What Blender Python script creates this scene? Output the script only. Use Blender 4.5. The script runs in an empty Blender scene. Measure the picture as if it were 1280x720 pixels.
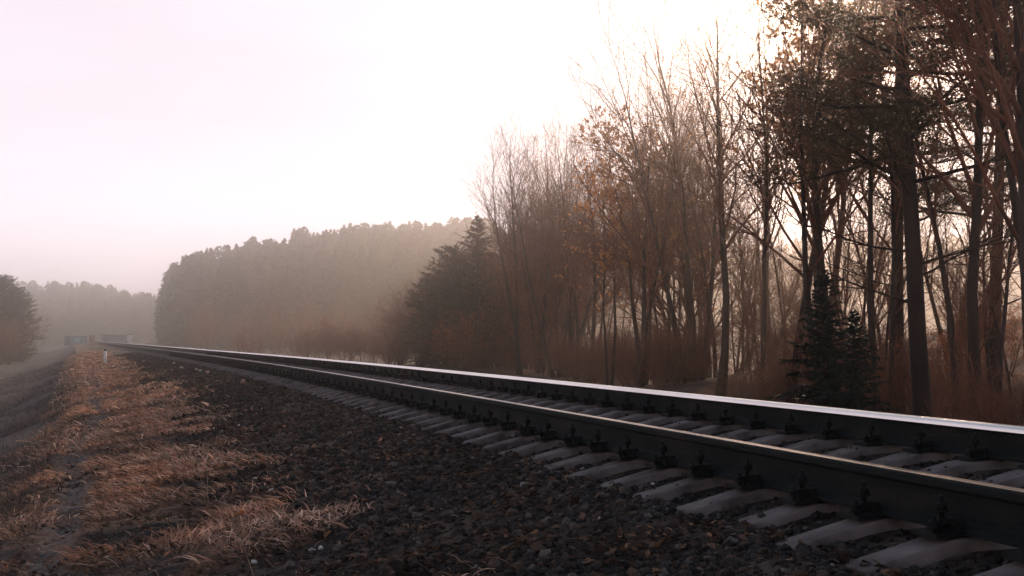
import bpy, math, random
import numpy as np
from mathutils import Vector, Matrix

random.seed(11)
RNG = np.random.default_rng(11)
R = math.radians
scene = bpy.context.scene
COL = scene.collection

# ------------------------------------------------------------------ frame of reference
CAM_Z = 0.78
YAW = R(14.67)
FOC = 1700.0            # focal length in photograph pixels (1280 wide)
HOR = 424.0


def at(px, depth):
    """ground position that stands at this depth in the direction of column px"""
    X = depth * (px - 640.0) / FOC
    return (X * math.cos(YAW) + depth * math.sin(YAW), -X * math.sin(YAW) + depth * math.cos(YAW))


def off(t):
    t = np.asarray(t, float)
    a = np.clip(t, 0, 43.0)
    return a * a / (2 * 770.0) + np.maximum(t - 43.0, 0) * (43.0 / 770.0)


def head(t):
    return float(np.clip(t, 0, 43.0) / 770.0)


# ------------------------------------------------------------------ noise
def _hash(ix, iy, seed):
    h = (ix.astype(np.int64) * 374761393 + iy.astype(np.int64) * 668265263 + seed * 974634777) & 0xFFFFFFFF
    h = ((h ^ (h >> 13)) * 1274126177) & 0xFFFFFFFF
    h = h ^ (h >> 16)
    return (h & 0xFFFF) / 65535.0


def vnoise(x, y, seed=0):
    ix = np.floor(x); iy = np.floor(y)
    fx = x - ix; fy = y - iy
    fx = fx * fx * (3 - 2 * fx); fy = fy * fy * (3 - 2 * fy)
    a = _hash(ix, iy, seed); b = _hash(ix + 1, iy, seed)
    c = _hash(ix, iy + 1, seed); d = _hash(ix + 1, iy + 1, seed)
    return (a * (1 - fx) + b * fx) * (1 - fy) + (c * (1 - fx) + d * fx) * fy


def fbm(x, y, seed=0, oct=4):
    s = 0; amp = 1; tot = 0
    for o in range(oct):
        s = s + amp * vnoise(x * 2 ** o + 17.3 * o, y * 2 ** o - 9.1 * o, seed + o)
        tot += amp; amp *= 0.5
    return s / tot


def sstep(a, b, x):
    t = np.clip((x - a) / (b - a), 0, 1)
    return t * t * (3 - 2 * t)


# ------------------------------------------------------------------ terrain
CANT = 0.031
S0 = 2.85           # lateral of the near rail
S1 = 4.45           # lateral of the far rail


def seat(s):
    return 0.08 + CANT * (s - S0)


PROF_S = np.array([-900, -60, -30, -14, -8, -3, -1.25, -.9, -.4, .6, 1.6, 2.15, 2.45, 3.0, 5.0, 5.6, 6.4, 8.5, 11, 13.5, 18.5, 22, 26, 30, 38, 60, 140, 900])
PROF_Z = np.array([-3.4, -3.4, -3.35, -3.25, -2.9, -1.5, -.74, -.56, -.47, -.31, -.13, -.035, -.025, -.015, .055, .03, -.12, -.95, -1.45, -1.6, -1.5, -.7, .5, 1.45, 1.9, 2.4, 3.0, 3.0])


def terrain(x, y):
    x = np.asarray(x, float); y = np.asarray(y, float)
    s = x + off(y)
    z = np.interp(s, PROF_S, PROF_Z)
    # stones fill the cribs almost up to the sleepers' humped tops
    lx = np.abs(s - 3.65)
    crib = 0.08 + CANT * (s - 2.85) + np.interp(lx, [0, .25, .56, .66, .89, 1.05, 1.245, 1.5], [-.075, -.075, -.012, 0, 0, -.036, -.079, -.115]) - .046
    z = np.where(lx < 1.2, crib, z)
    z = np.where((lx >= 1.2) & (s < 3) & (s > 2.0), np.maximum(z, -.075 + .040 * sstep(1.24, 1.38, lx) * sstep(1.66, 1.45, lx)), z)
    # the bank to the right of the line fades out beyond the wood
    bank = sstep(66, 40, y)
    z = np.where(s > 11, z * bank + (1 - bank) * (-1.7), z)
    # wooded hill beyond, and lower ridge further off
    d1 = np.hypot((x - 92) / 110.0, (y - 420) / 95.0)
    z = z + 15.0 * sstep(1.0, 0.25, d1)
    d2 = np.hypot((x - 330) / 260.0, (y - 400) / 200.0)
    z = z + 17.0 * sstep(1.0, 0.2, d2)
    z = z + 11.0 * sstep(640, 800, y) * sstep(260, 60, np.abs(x + 60) - 200)
    # hummocks
    gm = sstep(1.5, .6, s) * sstep(-1.5, -.9, s)
    z = z + gm * ((fbm(s * 1.7 + 3, y * 3.4, 3, 3) - .5) * .15 + (vnoise(s * 5, y * 9, 9) - .5) * .03)
    bm = sstep(.3, 1.0, s) * sstep(7.0, 6.0, s)
    z = z + bm * ((fbm(s * 3.2, y * 3.2, 5, 3) - .5) * np.where(lx < 1.45, .018, .06))
    sm = sstep(-1.3, -2.5, s) + sstep(6.5, 9, s)
    z = z + sm * ((fbm(s * .45, y * .45, 21, 4) - .5) * .45 + (fbm(s * 1.6, y * 1.6, 23, 3) - .5) * .14)
    # worn trail just inside the edge of the shoulder
    tr = np.abs(s + .62 + .10 * np.sin(y * .45))
    z = z - .05 * sstep(.16, .04, tr) * sstep(60, 30, y)
    return z


def zt(x, y):
    return float(terrain(np.array([x]), np.array([y]))[0])


# ------------------------------------------------------------------ mesh helpers
def np_mesh(name, verts, faces, mats, mat_idx=None, tint=None, smooth=False, parent=None):
    """faces: (n,k) int array, one k for all"""
    me = bpy.data.meshes.new(name)
    n, k = faces.shape
    me.vertices.add(len(verts)); me.loops.add(n * k); me.polygons.add(n)
    me.vertices.foreach_set('co', np.ascontiguousarray(verts, np.float32).ravel())
    me.loops.foreach_set('vertex_index', np.ascontiguousarray(faces, np.int32).ravel())
    me.polygons.foreach_set('loop_start', np.arange(0, n * k, k, dtype=np.int32))
    me.polygons.foreach_set('use_smooth', np.full(n, smooth, bool))
    for m in mats:
        me.materials.append(m)
    if mat_idx is not None:
        me.polygons.foreach_set('material_index', np.ascontiguousarray(mat_idx, np.int32))
    me.update(calc_edges=True)
    if tint is not None:
        a = me.attributes.new('tint', 'FLOAT_COLOR', 'POINT')
        c = np.ones((len(verts), 4), np.float32); c[:, :3] = tint
        a.data.foreach_set('color', c.ravel())
    o = bpy.data.objects.new(name, me); COL.objects.link(o)
    if parent is not None:
        o.parent = parent
    return o


class MB:
    def __init__(self):
        self.v = []; self.f = []; self.m = []; self.sm = []

    def tube(self, pts, rad, n=6, mat=0, cap=True):
        k = len(pts); b = len(self.v)
        pts = [Vector(p) for p in pts]
        t0 = (pts[1] - pts[0]).normalized()
        up = Vector((0, 0, 1)) if abs(t0.z) < .9 else Vector((1, 0, 0))
        x = t0.cross(up).normalized()
        for i in range(k):
            t = (pts[min(i + 1, k - 1)] - pts[max(i - 1, 0)]).normalized()
            x = (x - t * x.dot(t)).normalized(); y = t.cross(x)
            for j in range(n):
                a = 2 * math.pi * j / n
                self.v.append(pts[i] + (x * math.cos(a) + y * math.sin(a)) * rad[i])
        for i in range(k - 1):
            for j in range(n):
                j2 = (j + 1) % n
                self.f.append((b + i * n + j, b + i * n + j2, b + (i + 1) * n + j2, b + (i + 1) * n + j)); self.m.append(mat); self.sm.append(n > 3)
        if cap:
            self.f.append(tuple(b + (k - 1) * n + j for j in range(n))); self.m.append(mat); self.sm.append(False)
            self.f.append(tuple(b + n - 1 - j for j in range(n))); self.m.append(mat); self.sm.append(False)

    def quad(self, a, b_, c, d, mat=0):
        b = len(self.v); self.v += [a, b_, c, d]; self.f.append((b, b + 1, b + 2, b + 3)); self.m.append(mat); self.sm.append(False)

    def tri(self, a, b_, c, mat=0):
        b = len(self.v); self.v += [a, b_, c]; self.f.append((b, b + 1, b + 2)); self.m.append(mat); self.sm.append(False)

    def box(self, lo, hi, mat=0, taper=0.0):
        b = len(self.v)
        x0, y0, z0 = lo; x1, y1, z1 = hi; t = taper
        self.v += [Vector(p) for p in ((x0, y0, z0), (x1, y0, z0), (x1, y1, z0), (x0, y1, z0), (x0 + t, y0 + t, z1), (x1 - t, y0 + t, z1), (x1 - t, y1 - t, z1), (x0 + t, y1 - t, z1))]
        for q in ((0, 3, 2, 1), (4, 5, 6, 7), (0, 1, 5, 4), (1, 2, 6, 5), (2, 3, 7, 6), (3, 0, 4, 7)):
            self.f.append(tuple(b + i for i in q)); self.m.append(mat); self.sm.append(False)

    def build(self, name, mats, parent=None):
        me = bpy.data.meshes.new(name)
        me.from_pydata([tuple(p) for p in self.v], [], self.f)
        for m in (mats if isinstance(mats, (list, tuple)) else [mats]):
            me.materials.append(m)
        me.polygons.foreach_set('material_index', self.m)
        me.polygons.foreach_set('use_smooth', self.sm)
        me.update()
        o = bpy.data.objects.new(name, me); COL.objects.link(o)
        if parent is not None:
            o.parent = parent
        return o


def tag(o, label=None, cat=None, group=None, kind=None):
    for k, v in (('label', label), ('category', cat), ('group', group), ('kind', kind)):
        if v:
            o[k] = v
    return o


def thing(name, label, cat, loc=(0, 0, 0), rz=0, group=None):
    o = bpy.data.objects.new(name, None); COL.objects.link(o)
    o.empty_display_size = .2
    o.location = loc; o.rotation_euler = (0, 0, rz)
    return tag(o, label, cat, group)


def copy_tree(o, parent=None):
    c = o.copy(); COL.objects.link(c)
    if parent is not None:
        c.parent = parent
    for ch in list(o.children):
        copy_tree(ch, c)
    return c


# ------------------------------------------------------------------ materials
def mat(name, rough=.9, spec=.3):
    m = bpy.data.materials.new(name); m.use_nodes = True
    nt = m.node_tree; b = nt.nodes['Principled BSDF']
    b.inputs['Roughness'].default_value = rough
    b.inputs['Specular IOR Level'].default_value = spec
    return m, nt, b


def noise_col(nt, b, stops, scale, detail=5, coord='Object', bump=0, bscale=None, stretch=None):
    tc = nt.nodes.new('ShaderNodeTexCoord'); src = tc.outputs[coord]
    if stretch:
        mp = nt.nodes.new('ShaderNodeMapping'); mp.inputs['Scale'].default_value = stretch
        nt.links.new(src, mp.inputs['Vector']); src = mp.outputs['Vector']
    nz = nt.nodes.new('ShaderNodeTexNoise'); nz.inputs['Scale'].default_value = scale; nz.inputs['Detail'].default_value = detail
    nt.links.new(src, nz.inputs['Vector'])
    cr = nt.nodes.new('ShaderNodeValToRGB')
    el = cr.color_ramp.elements
    while len(el) < len(stops):
        el.new(.5)
    for e, (p, c) in zip(el, stops):
        e.position = p; e.color = (*c, 1)
    nt.links.new(nz.outputs['Fac'], cr.inputs['Fac'])
    nt.links.new(cr.outputs['Color'], b.inputs['Base Color'])
    if bump:
        n2 = nt.nodes.new('ShaderNodeTexNoise'); n2.inputs['Scale'].default_value = bscale or scale * 3; n2.inputs['Detail'].default_value = 6
        nt.links.new(src, n2.inputs['Vector'])
        bp = nt.nodes.new('ShaderNodeBump'); bp.inputs['Strength'].default_value = bump; bp.inputs['Distance'].default_value = .02
        nt.links.new(n2.outputs['Fac'], bp.inputs['Height']); nt.links.new(bp.outputs['Normal'], b.inputs['Normal'])
    return cr


def attr_mat(name, rough=.9, var=.5, scale=30, bump=.0, translucent=0.0):
    m, nt, b = mat(name, rough, .15)
    at_ = nt.nodes.new('ShaderNodeAttribute'); at_.attribute_name = 'tint'
    tc = nt.nodes.new('ShaderNodeTexCoord')
    nz = nt.nodes.new('ShaderNodeTexNoise'); nz.inputs['Scale'].default_value = scale; nz.inputs['Detail'].default_value = 6
    nt.links.new(tc.outputs['Object'], nz.inputs['Vector'])
    mr = nt.nodes.new('ShaderNodeMapRange'); mr.inputs['From Min'].default_value = .3; mr.inputs['From Max'].default_value = .7
    mr.inputs['To Min'].default_value = 1 - var; mr.inputs['To Max'].default_value = 1 + var
    nt.links.new(nz.outputs['Fac'], mr.inputs['Value'])
    mx = nt.nodes.new('ShaderNodeVectorMath'); mx.operation = 'SCALE'
    nt.links.new(at_.outputs['Color'], mx.inputs[0]); nt.links.new(mr.outputs['Result'], mx.inputs['Scale'])
    nt.links.new(mx.outputs['Vector'], b.inputs['Base Color'])
    if bump:
        bp = nt.nodes.new('ShaderNodeBump'); bp.inputs['Strength'].default_value = bump; bp.inputs['Distance'].default_value = .03
        nt.links.new(nz.outputs['Fac'], bp.inputs['Height']); nt.links.new(bp.outputs['Normal'], b.inputs['Normal'])
    if translucent:
        tr = nt.nodes.new('ShaderNodeBsdfTranslucent'); nt.links.new(mx.outputs['Vector'], tr.inputs['Color'])
        ms = nt.nodes.new('ShaderNodeMixShader'); ms.inputs['Fac'].default_value = translucent
        out = nt.nodes['Material Output']
        nt.links.new(b.outputs['BSDF'], ms.inputs[1]); nt.links.new(tr.outputs['BSDF'], ms.inputs[2]); nt.links.new(ms.outputs['Shader'], out.inputs['Surface'])
    return m


def leaf_mat(name, c0, c1, trans=.45, rough=.7):
    m, nt, b = mat(name, rough, .2)
    cr = noise_col(nt, b, [(.35, c0), (.65, c1)], 1.6, 3)
    tr = nt.nodes.new('ShaderNodeBsdfTranslucent'); nt.links.new(cr.outputs['Color'], tr.inputs['Color'])
    ms = nt.nodes.new('ShaderNodeMixShader'); ms.inputs['Fac'].default_value = trans
    nt.links.new(b.outputs['BSDF'], ms.inputs[1]); nt.links.new(tr.outputs['BSDF'], ms.inputs[2])
    nt.links.new(ms.outputs['Shader'], nt.nodes['Material Output'].inputs['Surface'])
    return m


M = {}
m, nt, b = mat('bark', .95); noise_col(nt, b, [(.3, (.022, .015, .012)), (.7, (.065, .043, .033))], 3.0, 6, bump=.6, bscale=14, stretch=(1, 1, .25)); M['bark'] = m
m, nt, b = mat('twig_bark', .9); noise_col(nt, b, [(.3, (.125, .047, .027)), (.7, (.24, .098, .052))], 1.2, 3); M['twig'] = m
m, nt, b = mat('pine_bark', .95); noise_col(nt, b, [(.3, (.018, .012, .010)), (.7, (.05, .030, .022))], 3.0, 6, bump=.6, bscale=10, stretch=(1, 1, .3)); M['pine_bark'] = m
M['needles'] = leaf_mat('pine_needles', (.055, .044, .022), (.13, .085, .04), .55)
M['spruce'] = leaf_mat('spruce_needles', (.008, .018, .015), (.016, .034, .026), .2)
M['dryleaf'] = leaf_mat('dry_leaves', (.46, .19, .06), (.62, .33, .13), .72)
M['rustleaf'] = leaf_mat('rust_leaves', (.42, .12, .03), (.55, .20, .05), .5)
M['far'] = attr_mat('far_conifer_needles', .9, .35, .3)
m, nt, b = mat('concrete', .9); noise_col(nt, b, [(.3, (.055, .043, .038)), (.5, (.135, .110, .100)), (.7, (.20, .165, .150))], 6, 10, bump=.22, bscale=50); M['concrete'] = m
oi = nt.nodes.new('ShaderNodeObjectInfo'); tcn = [q for q in nt.nodes if q.type == 'TEX_COORD'][0]
ad = nt.nodes.new('ShaderNodeVectorMath'); ad.operation = 'MULTIPLY_ADD'; ad.inputs[1].default_value = (37, 51, 23)
nt.links.new(oi.outputs['Random'], ad.inputs[0]); nt.links.new(tcn.outputs['Object'], ad.inputs[2])
for q in nt.nodes:
    if q.type == 'TEX_NOISE': nt.links.new(ad.outputs['Vector'], q.inputs['Vector'])
m, nt, b = mat('rail_rust', .85, .15); noise_col(nt, b, [(.3, (.004, .0065, .0065)), (.55, (.009, .011, .010)), (.72, (.030, .021, .016))], 3.5, 9, bump=.35, bscale=45, stretch=(1, .5, 2)); M['rust'] = m
m, nt, b = mat('fastening_iron', .85, .15); noise_col(nt, b, [(.3, (.004, .006, .006)), (.7, (.014, .012, .011))], 20, 4); M['iron'] = m
m, nt, b = mat('worn_steel', .2); b.inputs['Metallic'].default_value = 1.0
noise_col(nt, b, [(.3, (.66, .62, .60)), (.7, (.82, .79, .77))], 3, 5, stretch=(1, .15, 1))
b.inputs['Roughness'].default_value = .30; M['steel'] = m
m, nt, b = mat('running_band', .25); b.inputs['Metallic'].default_value = 1.0
noise_col(nt, b, [(.40, (.06, .045, .036)), (.55, (.30, .23, .18)), (.75, (.42, .34, .28))], 2.2, 6, stretch=(1, .35, 1))
b.inputs['Roughness'].default_value = .33; M['band'] = m
M['ground'] = attr_mat('ground_soil', .95, .55, 26, .8)
M['stone'] = attr_mat('ballast_stone', .9, .35, 60, .2)
M['leaf'] = attr_mat('fallen_leaf_litter', .8, .25, 40, 0, .25)
M['blade'] = attr_mat('dry_grass_blades', .8, .2, 8, 0, .35)
m, nt, b = mat('white_paint', .6); noise_col(nt, b, [(.3, (.55, .53, .50)), (.7, (.8, .78, .75))], 6, 4); M['white'] = m
m, nt, b = mat('teal_paint', .6); noise_col(nt, b, [(.3, (.07, .15, .16)), (.7, (.10, .20, .21))], 1.5, 4); M['teal'] = m
m, nt, b = mat('grey_boards', .8); noise_col(nt, b, [(.3, (.10, .11, .11)), (.7, (.17, .18, .18))], 1.5, 4, stretch=(4, 4, .4)); M['greyboard'] = m
m, nt, b = mat('felt_roof', .9); noise_col(nt, b, [(.3, (.06, .06, .06)), (.7, (.1, .1, .1))], 2, 4); M['felt'] = m
m, nt, b = mat('brick_red', .9); noise_col(nt, b, [(.3, (.20, .08, .05)), (.7, (.28, .12, .08))], 3, 4); M['brick'] = m
m, nt, b = mat('window_glass', .1, .5); b.inputs['Base Color'].default_value = (.25, .45, .5, 1); M['pane'] = m
m, nt, b = mat('black_paint', .6); b.inputs['Base Color'].default_value = (.02, .02, .02, 1); M['black'] = m

# ------------------------------------------------------------------ ground: one sheet
def lines(*segs):
    out = []
    for a, b_, step in segs:
        out += list(np.arange(a, b_, step))
    return np.array(out)


SL = np.concatenate([-np.geomspace(900, 14, 34), lines((-12, -3, .5), (-3, -1.6, .16), (-1.6, 2.6, .05), (2.6, 6.6, .1), (6.6, 30, .5)), np.geomspace(30, 900, 34)])
TL = np.concatenate([lines((-160, -10, 10), (-10, 3, .8), (3, 9, .05), (9, 16, .08), (16, 28, .16), (28, 60, .5), (60, 140, 2.0)), np.geomspace(140, 1500, 60)])
SS, TT = np.meshgrid(SL, TL)
gx = SS - off(TT); gy = TT
gz = terrain(gx, gy)


def ground_colour(s, t):
    n1 = fbm(s * 1.3 + 5, t * 1.5, 31, 4)       # streaks across the shoulder
    n2 = fbm(s * 2.2, t * 2.2, 41, 4)
    n3 = fbm(s * .15, t * .15, 51, 4)
    tan_ = np.array([.26, .14, .085]); dk = np.array([.055, .044, .038]); orange = np.array([.34, .16, .08])
    grass = dk + (tan_ - dk) * sstep(.38, .62, n1)[..., None]
    grass = grass + (orange - grass) * (sstep(.5, .7, n2) * sstep(.8, -.6, s) * .6)[..., None]
    pale = np.array([.17, .14, .125])
    tr = np.abs(s + .62 + .10 * np.sin(t * .45))
    grass = grass + (pale - grass) * (sstep(.20, .06, tr) * .7)[..., None]
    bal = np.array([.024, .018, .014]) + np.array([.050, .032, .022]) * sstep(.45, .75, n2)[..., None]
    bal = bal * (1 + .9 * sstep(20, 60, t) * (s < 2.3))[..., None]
    slope = np.array([.038, .034, .032]) + np.array([.075, .058, .046]) * sstep(.4, .68, fbm(s * .55 + t * .12, t * .5, 57, 5))[..., None]
    field = np.array([.13, .11, .085]) + np.array([.10, .06, .03]) * sstep(.4, .65, n3)[..., None]
    litter = np.array([.055, .030, .020]) + np.array([.17, .070, .028]) * sstep(.42, .66, fbm(s * .6, t * .6, 61, 4))[..., None]
    e = .25 * (n2 - .5) + .35 * (n1 - .5)
    c = grass
    w = sstep(.35, 1.15, s + 1.6 * e)[..., None]; c = c * (1 - w) + bal * w
    w = sstep(-.85, -1.15, s + e)[..., None]; c = c * (1 - w) + slope * w
    w = sstep(-12, -25, s + 6 * (n3 - .5))[..., None]; c = c * (1 - w) + field * w
    w = sstep(6.1, 7.2, s + e)[..., None]; c = c * (1 - w) + litter * w
    w = (sstep(6, 9, s) * sstep(110, 150, t))[..., None]; c = c * (1 - w) + field * w
    return c


nt_, ns_ = SS.shape
idx = np.arange(nt_ * ns_).reshape(nt_, ns_)
faces = np.stack([idx[:-1, :-1], idx[:-1, 1:], idx[1:, 1:], idx[1:, :-1]], -1).reshape(-1, 4)
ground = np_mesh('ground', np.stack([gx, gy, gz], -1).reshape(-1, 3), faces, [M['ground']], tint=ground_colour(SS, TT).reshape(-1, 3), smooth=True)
tag(ground, 'dark trackside ground falling from stony ballast to a dry grass shoulder', None, None, 'structure')

# ------------------------------------------------------------------ rails
HEADW = .037


def make_rail(name, s0, label, inner_sign, wornside):
    # profile: (lateral, height); inner_sign = +1 when the gauge side is at +lateral
    hw = HEADW
    left = [(-.075, 0), (-.075, .011), (-.025, .026), (-.010, .038), (-.009, .128), (-.016, .138), (-hw, .144)]
    if wornside == -1:      # worn gauge face towards the camera: leaning back and rounded
        head_l = [(-hw, .146), (-hw + .005, .162), (-hw + .011, .172), (-hw + .020, .178)]
    else:
        head_l = [(-hw, .150), (-hw + .002, .166), (-hw + .007, .174), (-hw + .014, .1775)]
    head_r = [(hw - .020, .1795), (hw - .010, .178), (hw - .003, .172), (hw, .160)]
    right = [(hw, .144), (.016, .138), (.009, .128), (.010, .038), (.025, .026), (.075, .011), (.075, 0)]
    prof = left + head_l + head_r + right
    n = len(prof)
    hl0 = len(left); hr1 = hl0 + len(head_l) + len(head_r) - 1
    ts = np.concatenate([np.arange(-8, 30, .5), np.arange(30, 80, 1.0), np.arange(80, 340, 4.0)])
    V = []; MI = []
    ct = math.atan(CANT)
    for t in ts:
        a = head(t); cx, cy = s0 - float(off(t)), t
        z0 = seat(s0) + .012
        nx, ny = math.cos(a), math.sin(a)
        for u, w in prof:
            uu = u * math.cos(ct) - w * math.sin(ct); ww = u * math.sin(ct) + w * math.cos(ct)
            V.append((cx + uu * nx, cy + uu * ny, z0 + ww))
    F = []
    for i in range(len(ts) - 1):
        for j in range(n):
            j2 = (j + 1) % n
            F.append((i * n + j, (i + 1) * n + j, (i + 1) * n + j2, i * n + j2))
            mi = 0
            if wornside == -1:
                if hl0 <= j < hl0 + 2: mi = 1
                elif hl0 + 2 <= j < hr1 - 2: mi = 1
            else:
                if hl0 + 3 <= j < hr1 + 1: mi = 2
            MI.append(mi)
    o = np_mesh(name, np.array(V), np.array(F), [M['rust'], M['steel'], M['band']], MI, smooth=False)
    # smooth only the head so that it glints along its rounding
    sm = np.array([1 if mi else 0 for mi in MI], bool)
    o.data.polygons.foreach_set('use_smooth', sm)
    return tag(o, label, 'rail', 'rails of the track')


make_rail('rail', S0, 'rusty rail nearer the gravel shoulder with a narrow warm glint along its top', 1, 1)
make_rail('rail', S1, 'rail nearer the trees with a broad white polished edge on its head', -1, -1)

# ------------------------------------------------------------------ sleepers
SPACING = .545
prof_x = [-1.265, -1.245, -1.05, -.89, -.66, -.56, -.25, .25, .56, .66,   .89, 1.05, 1.245, 1.265]
prof_z = [-.090, -.079, -.036, 0, 0, -.012, -.075, -.075, -.012, 0, 0, -.036, -.079, -.090]


def sleeper_mb():
    mb = MB()
    for x, z in zip(prof_x, prof_z):
        e = .006 if abs(x) > 1.25 else 0
        mb.v += [Vector((x, -.115, -.24)), Vector((x, -.083 + e, z - .010)), Vector((x, -.075 + e, z)), Vector((x, .075 - e, z)), Vector((x, .083 - e, z - .010)), Vector((x, .115, -.24))]
    n = len(prof_x)
    for i in range(n - 1):
        for j in range(6):
            j2 = (j + 1) % 6
            mb.f.append((i * 6 + j, i * 6 + j2, (i + 1) * 6 + j2, (i + 1) * 6 + j)); mb.m.append(0); mb.sm.append(False)
    mb.f.append(tuple(range(5, -1, -1))); mb.f.append(tuple((n - 1) * 6 + j for j in range(6))); mb.m += [0, 0]; mb.sm += [False, False]
    return mb


def hexbolt(mb, x, y, z0, h, r=.010):
    mb.tube([(x, y, z0), (x, y, z0 + h)], [r, r], 8)
    mb.tube([(x, y, z0 + h * .42), (x, y, z0 + h * .72)], [r * 2.1, r * 2.1], 6)
    mb.tube([(x, y, z0 + h * .34), (x, y, z0 + h * .42)], [r * 2.7, r * 2.7], 10)


def fastening_mb(sgn, with_bolts):
    mb = MB()
    # ribbed base plate edge, rib, clip pressing on the rail foot
    a, b_ = sorted((sgn * .078, sgn * .188))
    mb.box((a, -.085, 0), (b_, .085, .017), 0, .004)
    a, b_ = sorted((sgn * .082, sgn * .104)); mb.box((a, -.07, .017), (b_, .07, .045), 0, .004)
    # clamp, bridging foot and plate: two legs and a top
    a, b_ = sorted((sgn * .052, sgn * .150)); mb.box((a, -.034, .040), (b_, .034, .060), 0, .005)
    a, b_ = sorted((sgn * .128, sgn * .150)); mb.box((a, -.034, .016), (b_, .034, .042), 0, .002)
    if with_bolts:
        hexbolt(mb, sgn * .112, 0, .055, .085); hexbolt(mb, sgn * .172, -.045, .015, .062)
    return mb


def make_sleeper(bolts):
    root = thing('sleeper', 'concrete railway sleeper with sloping ends, bedded in dark ballast under both rails', 'sleeper', group='concrete sleepers under the rails')
    sleeper_mb().build('sleeper_block', M['concrete'], root)
    for rx in (-.8, .8):
        for sgn in (-1, 1):
            f = fastening_mb(sgn, bolts == 1).build('rail_fastening', M['iron'], root); f.location = (rx, 0, .001)
            if bolts == 2:
                mb = MB(); hexbolt(mb, sgn * .112, 0, .055, .085); mb.build('clamp_bolt', M['iron'], f)
                mb = MB(); hexbolt(mb, sgn * .172, -.045, .015, .062); mb.build('anchor_bolt', M['iron'], f)
    return root


protos = {2: make_sleeper(2), 1: make_sleeper(1)}
used = set()
plain_me = sleeper_mb().build('sleeper', M['concrete']); plain_used = False
N_SL = 296
for i in range(N_SL):
    t = -2.2 + i * SPACING
    lvl = 2 if t < 22 else (1 if t < 60 else 0)
    if lvl:
        o = protos[lvl] if lvl not in used else copy_tree(protos[lvl]); used.add(lvl)
    else:
        o = plain_me if not plain_used else plain_me.copy()
        if plain_used:
            COL.objects.link(o)
        plain_used = True
        tag(o, 'concrete railway sleeper with sloping ends, bedded in dark ballast under both rails', 'sleeper', 'concrete sleepers under the rails')
    sc_ = (S0 + S1) / 2
    o.location = (sc_ - float(off(t)), t + random.uniform(-.012, .012), seat(sc_) + random.uniform(-.004, .003))
    o.rotation_euler = (0, -math.atan(CANT), head(t) + random.uniform(-.008, .008))
mbf = MB()
t = -2.2 + N_SL * SPACING
base = sleeper_mb()
while t < 330:
    a = head(t); ca, sa = math.cos(a), math.sin(a); b0 = len(mbf.v)
    for v in base.v:
        mbf.v.append(Vector((3.65 - float(off(t)) + v.x * ca - v.y * sa, t + v.x * sa + v.y * ca, seat(3.65 + v.x) + v.z)))
    for f in base.f:
        mbf.f.append(tuple(b0 + k for k in f)); mbf.m.append(0); mbf.sm.append(False)
    t += SPACING
tag(mbf.build('distant_sleepers', M['concrete']), 'far run of sleepers merging into one grey strip along the rails', None, None, 'stuff')

# ------------------------------------------------------------------ ballast stones, leaf litter, grass
ICO_V = None


def ico():
    p = (1 + 5 ** .5) / 2
    v = np.array([(-1, p, 0), (1, p, 0), (-1, -p, 0), (1, -p, 0), (0, -1, p), (0, 1, p), (0, -1, -p), (0, 1, -p), (p, 0, -1), (p, 0, 1), (-p, 0, -1), (-p, 0, 1)], float)
    v /= np.linalg.norm(v[0])
    f = np.array([(0, 11, 5), (0, 5, 1), (0, 1, 7), (0, 7, 10), (0, 10, 11), (1, 5, 9), (5, 11, 4), (11, 10, 2), (10, 7, 6), (7, 1, 8), (3, 9, 4), (3, 4, 2), (3, 2, 6), (3, 6, 8), (3, 8, 9), (4, 9, 5), (2, 4, 11), (6, 2, 10), (8, 6, 7), (9, 8, 1)])
    return v, f


def rand_rot(n):
    q = RNG.normal(size=(n, 4)); q /= np.linalg.norm(q, axis=1)[:, None]
    w, x, y, z = q.T
    return np.stack([np.stack([1 - 2 * (y * y + z * z), 2 * (x * y - w * z), 2 * (x * z + w * y)], -1),
                     np.stack([2 * (x * y + w * z), 1 - 2 * (x * x + z * z), 2 * (y * z - w * x)], -1),
                     np.stack([2 * (x * z - w * y), 2 * (y * z + w * x), 1 - 2 * (x * x + y * y)], -1)], 1)


def stones(name, s, t, size, tint, label, zz=None):
    n = len(s)
    v, f = ico()
    P = v[None] * (1 + RNG.uniform(-.28, .28, (n, 12, 1))) + RNG.uniform(-.16, .16, (n, 12, 3))
    P = P * RNG.uniform(.6, 1.15, (n, 1, 3))
    P = np.einsum('nij,nkj->nki', rand_rot(n), P)
    P[..., 2] *= .8
    P = P * size[:, None, None]
    x = s - off(t); z = terrain(x, t) if zz is None else zz
    P += np.stack([x, t, z + size * .22], -1)[:, None, :]
    F = f[None] + (np.arange(n) * 12)[:, None, None]
    o = np_mesh(name, P.reshape(-1, 3), F.reshape(-1, 3), [M['stone']], tint=np.repeat(tint, 12, 0))
    return tag(o, label, None, None, 'stuff')


def stone_tint(n):
    k = RNG.random(n)[:, None]
    g = RNG.uniform(.45, 1.35, (n, 1))
    c = np.where(k < .62, np.array([[.033, .028, .025]]), np.where(k < .86, np.array([[.078, .050, .035]]), np.array([[.095, .078, .066]])))
    c = np.where(k > .998, np.array([[.42, .38, .35]]), c)
    return c * g


def tsample(n, a, b_, p=1.0):
    """distances with density falling off with t"""
    u = RNG.random(n)
    return a * (b_ / a) ** u if p == 1 else a + (b_ - a) * u ** p


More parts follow.
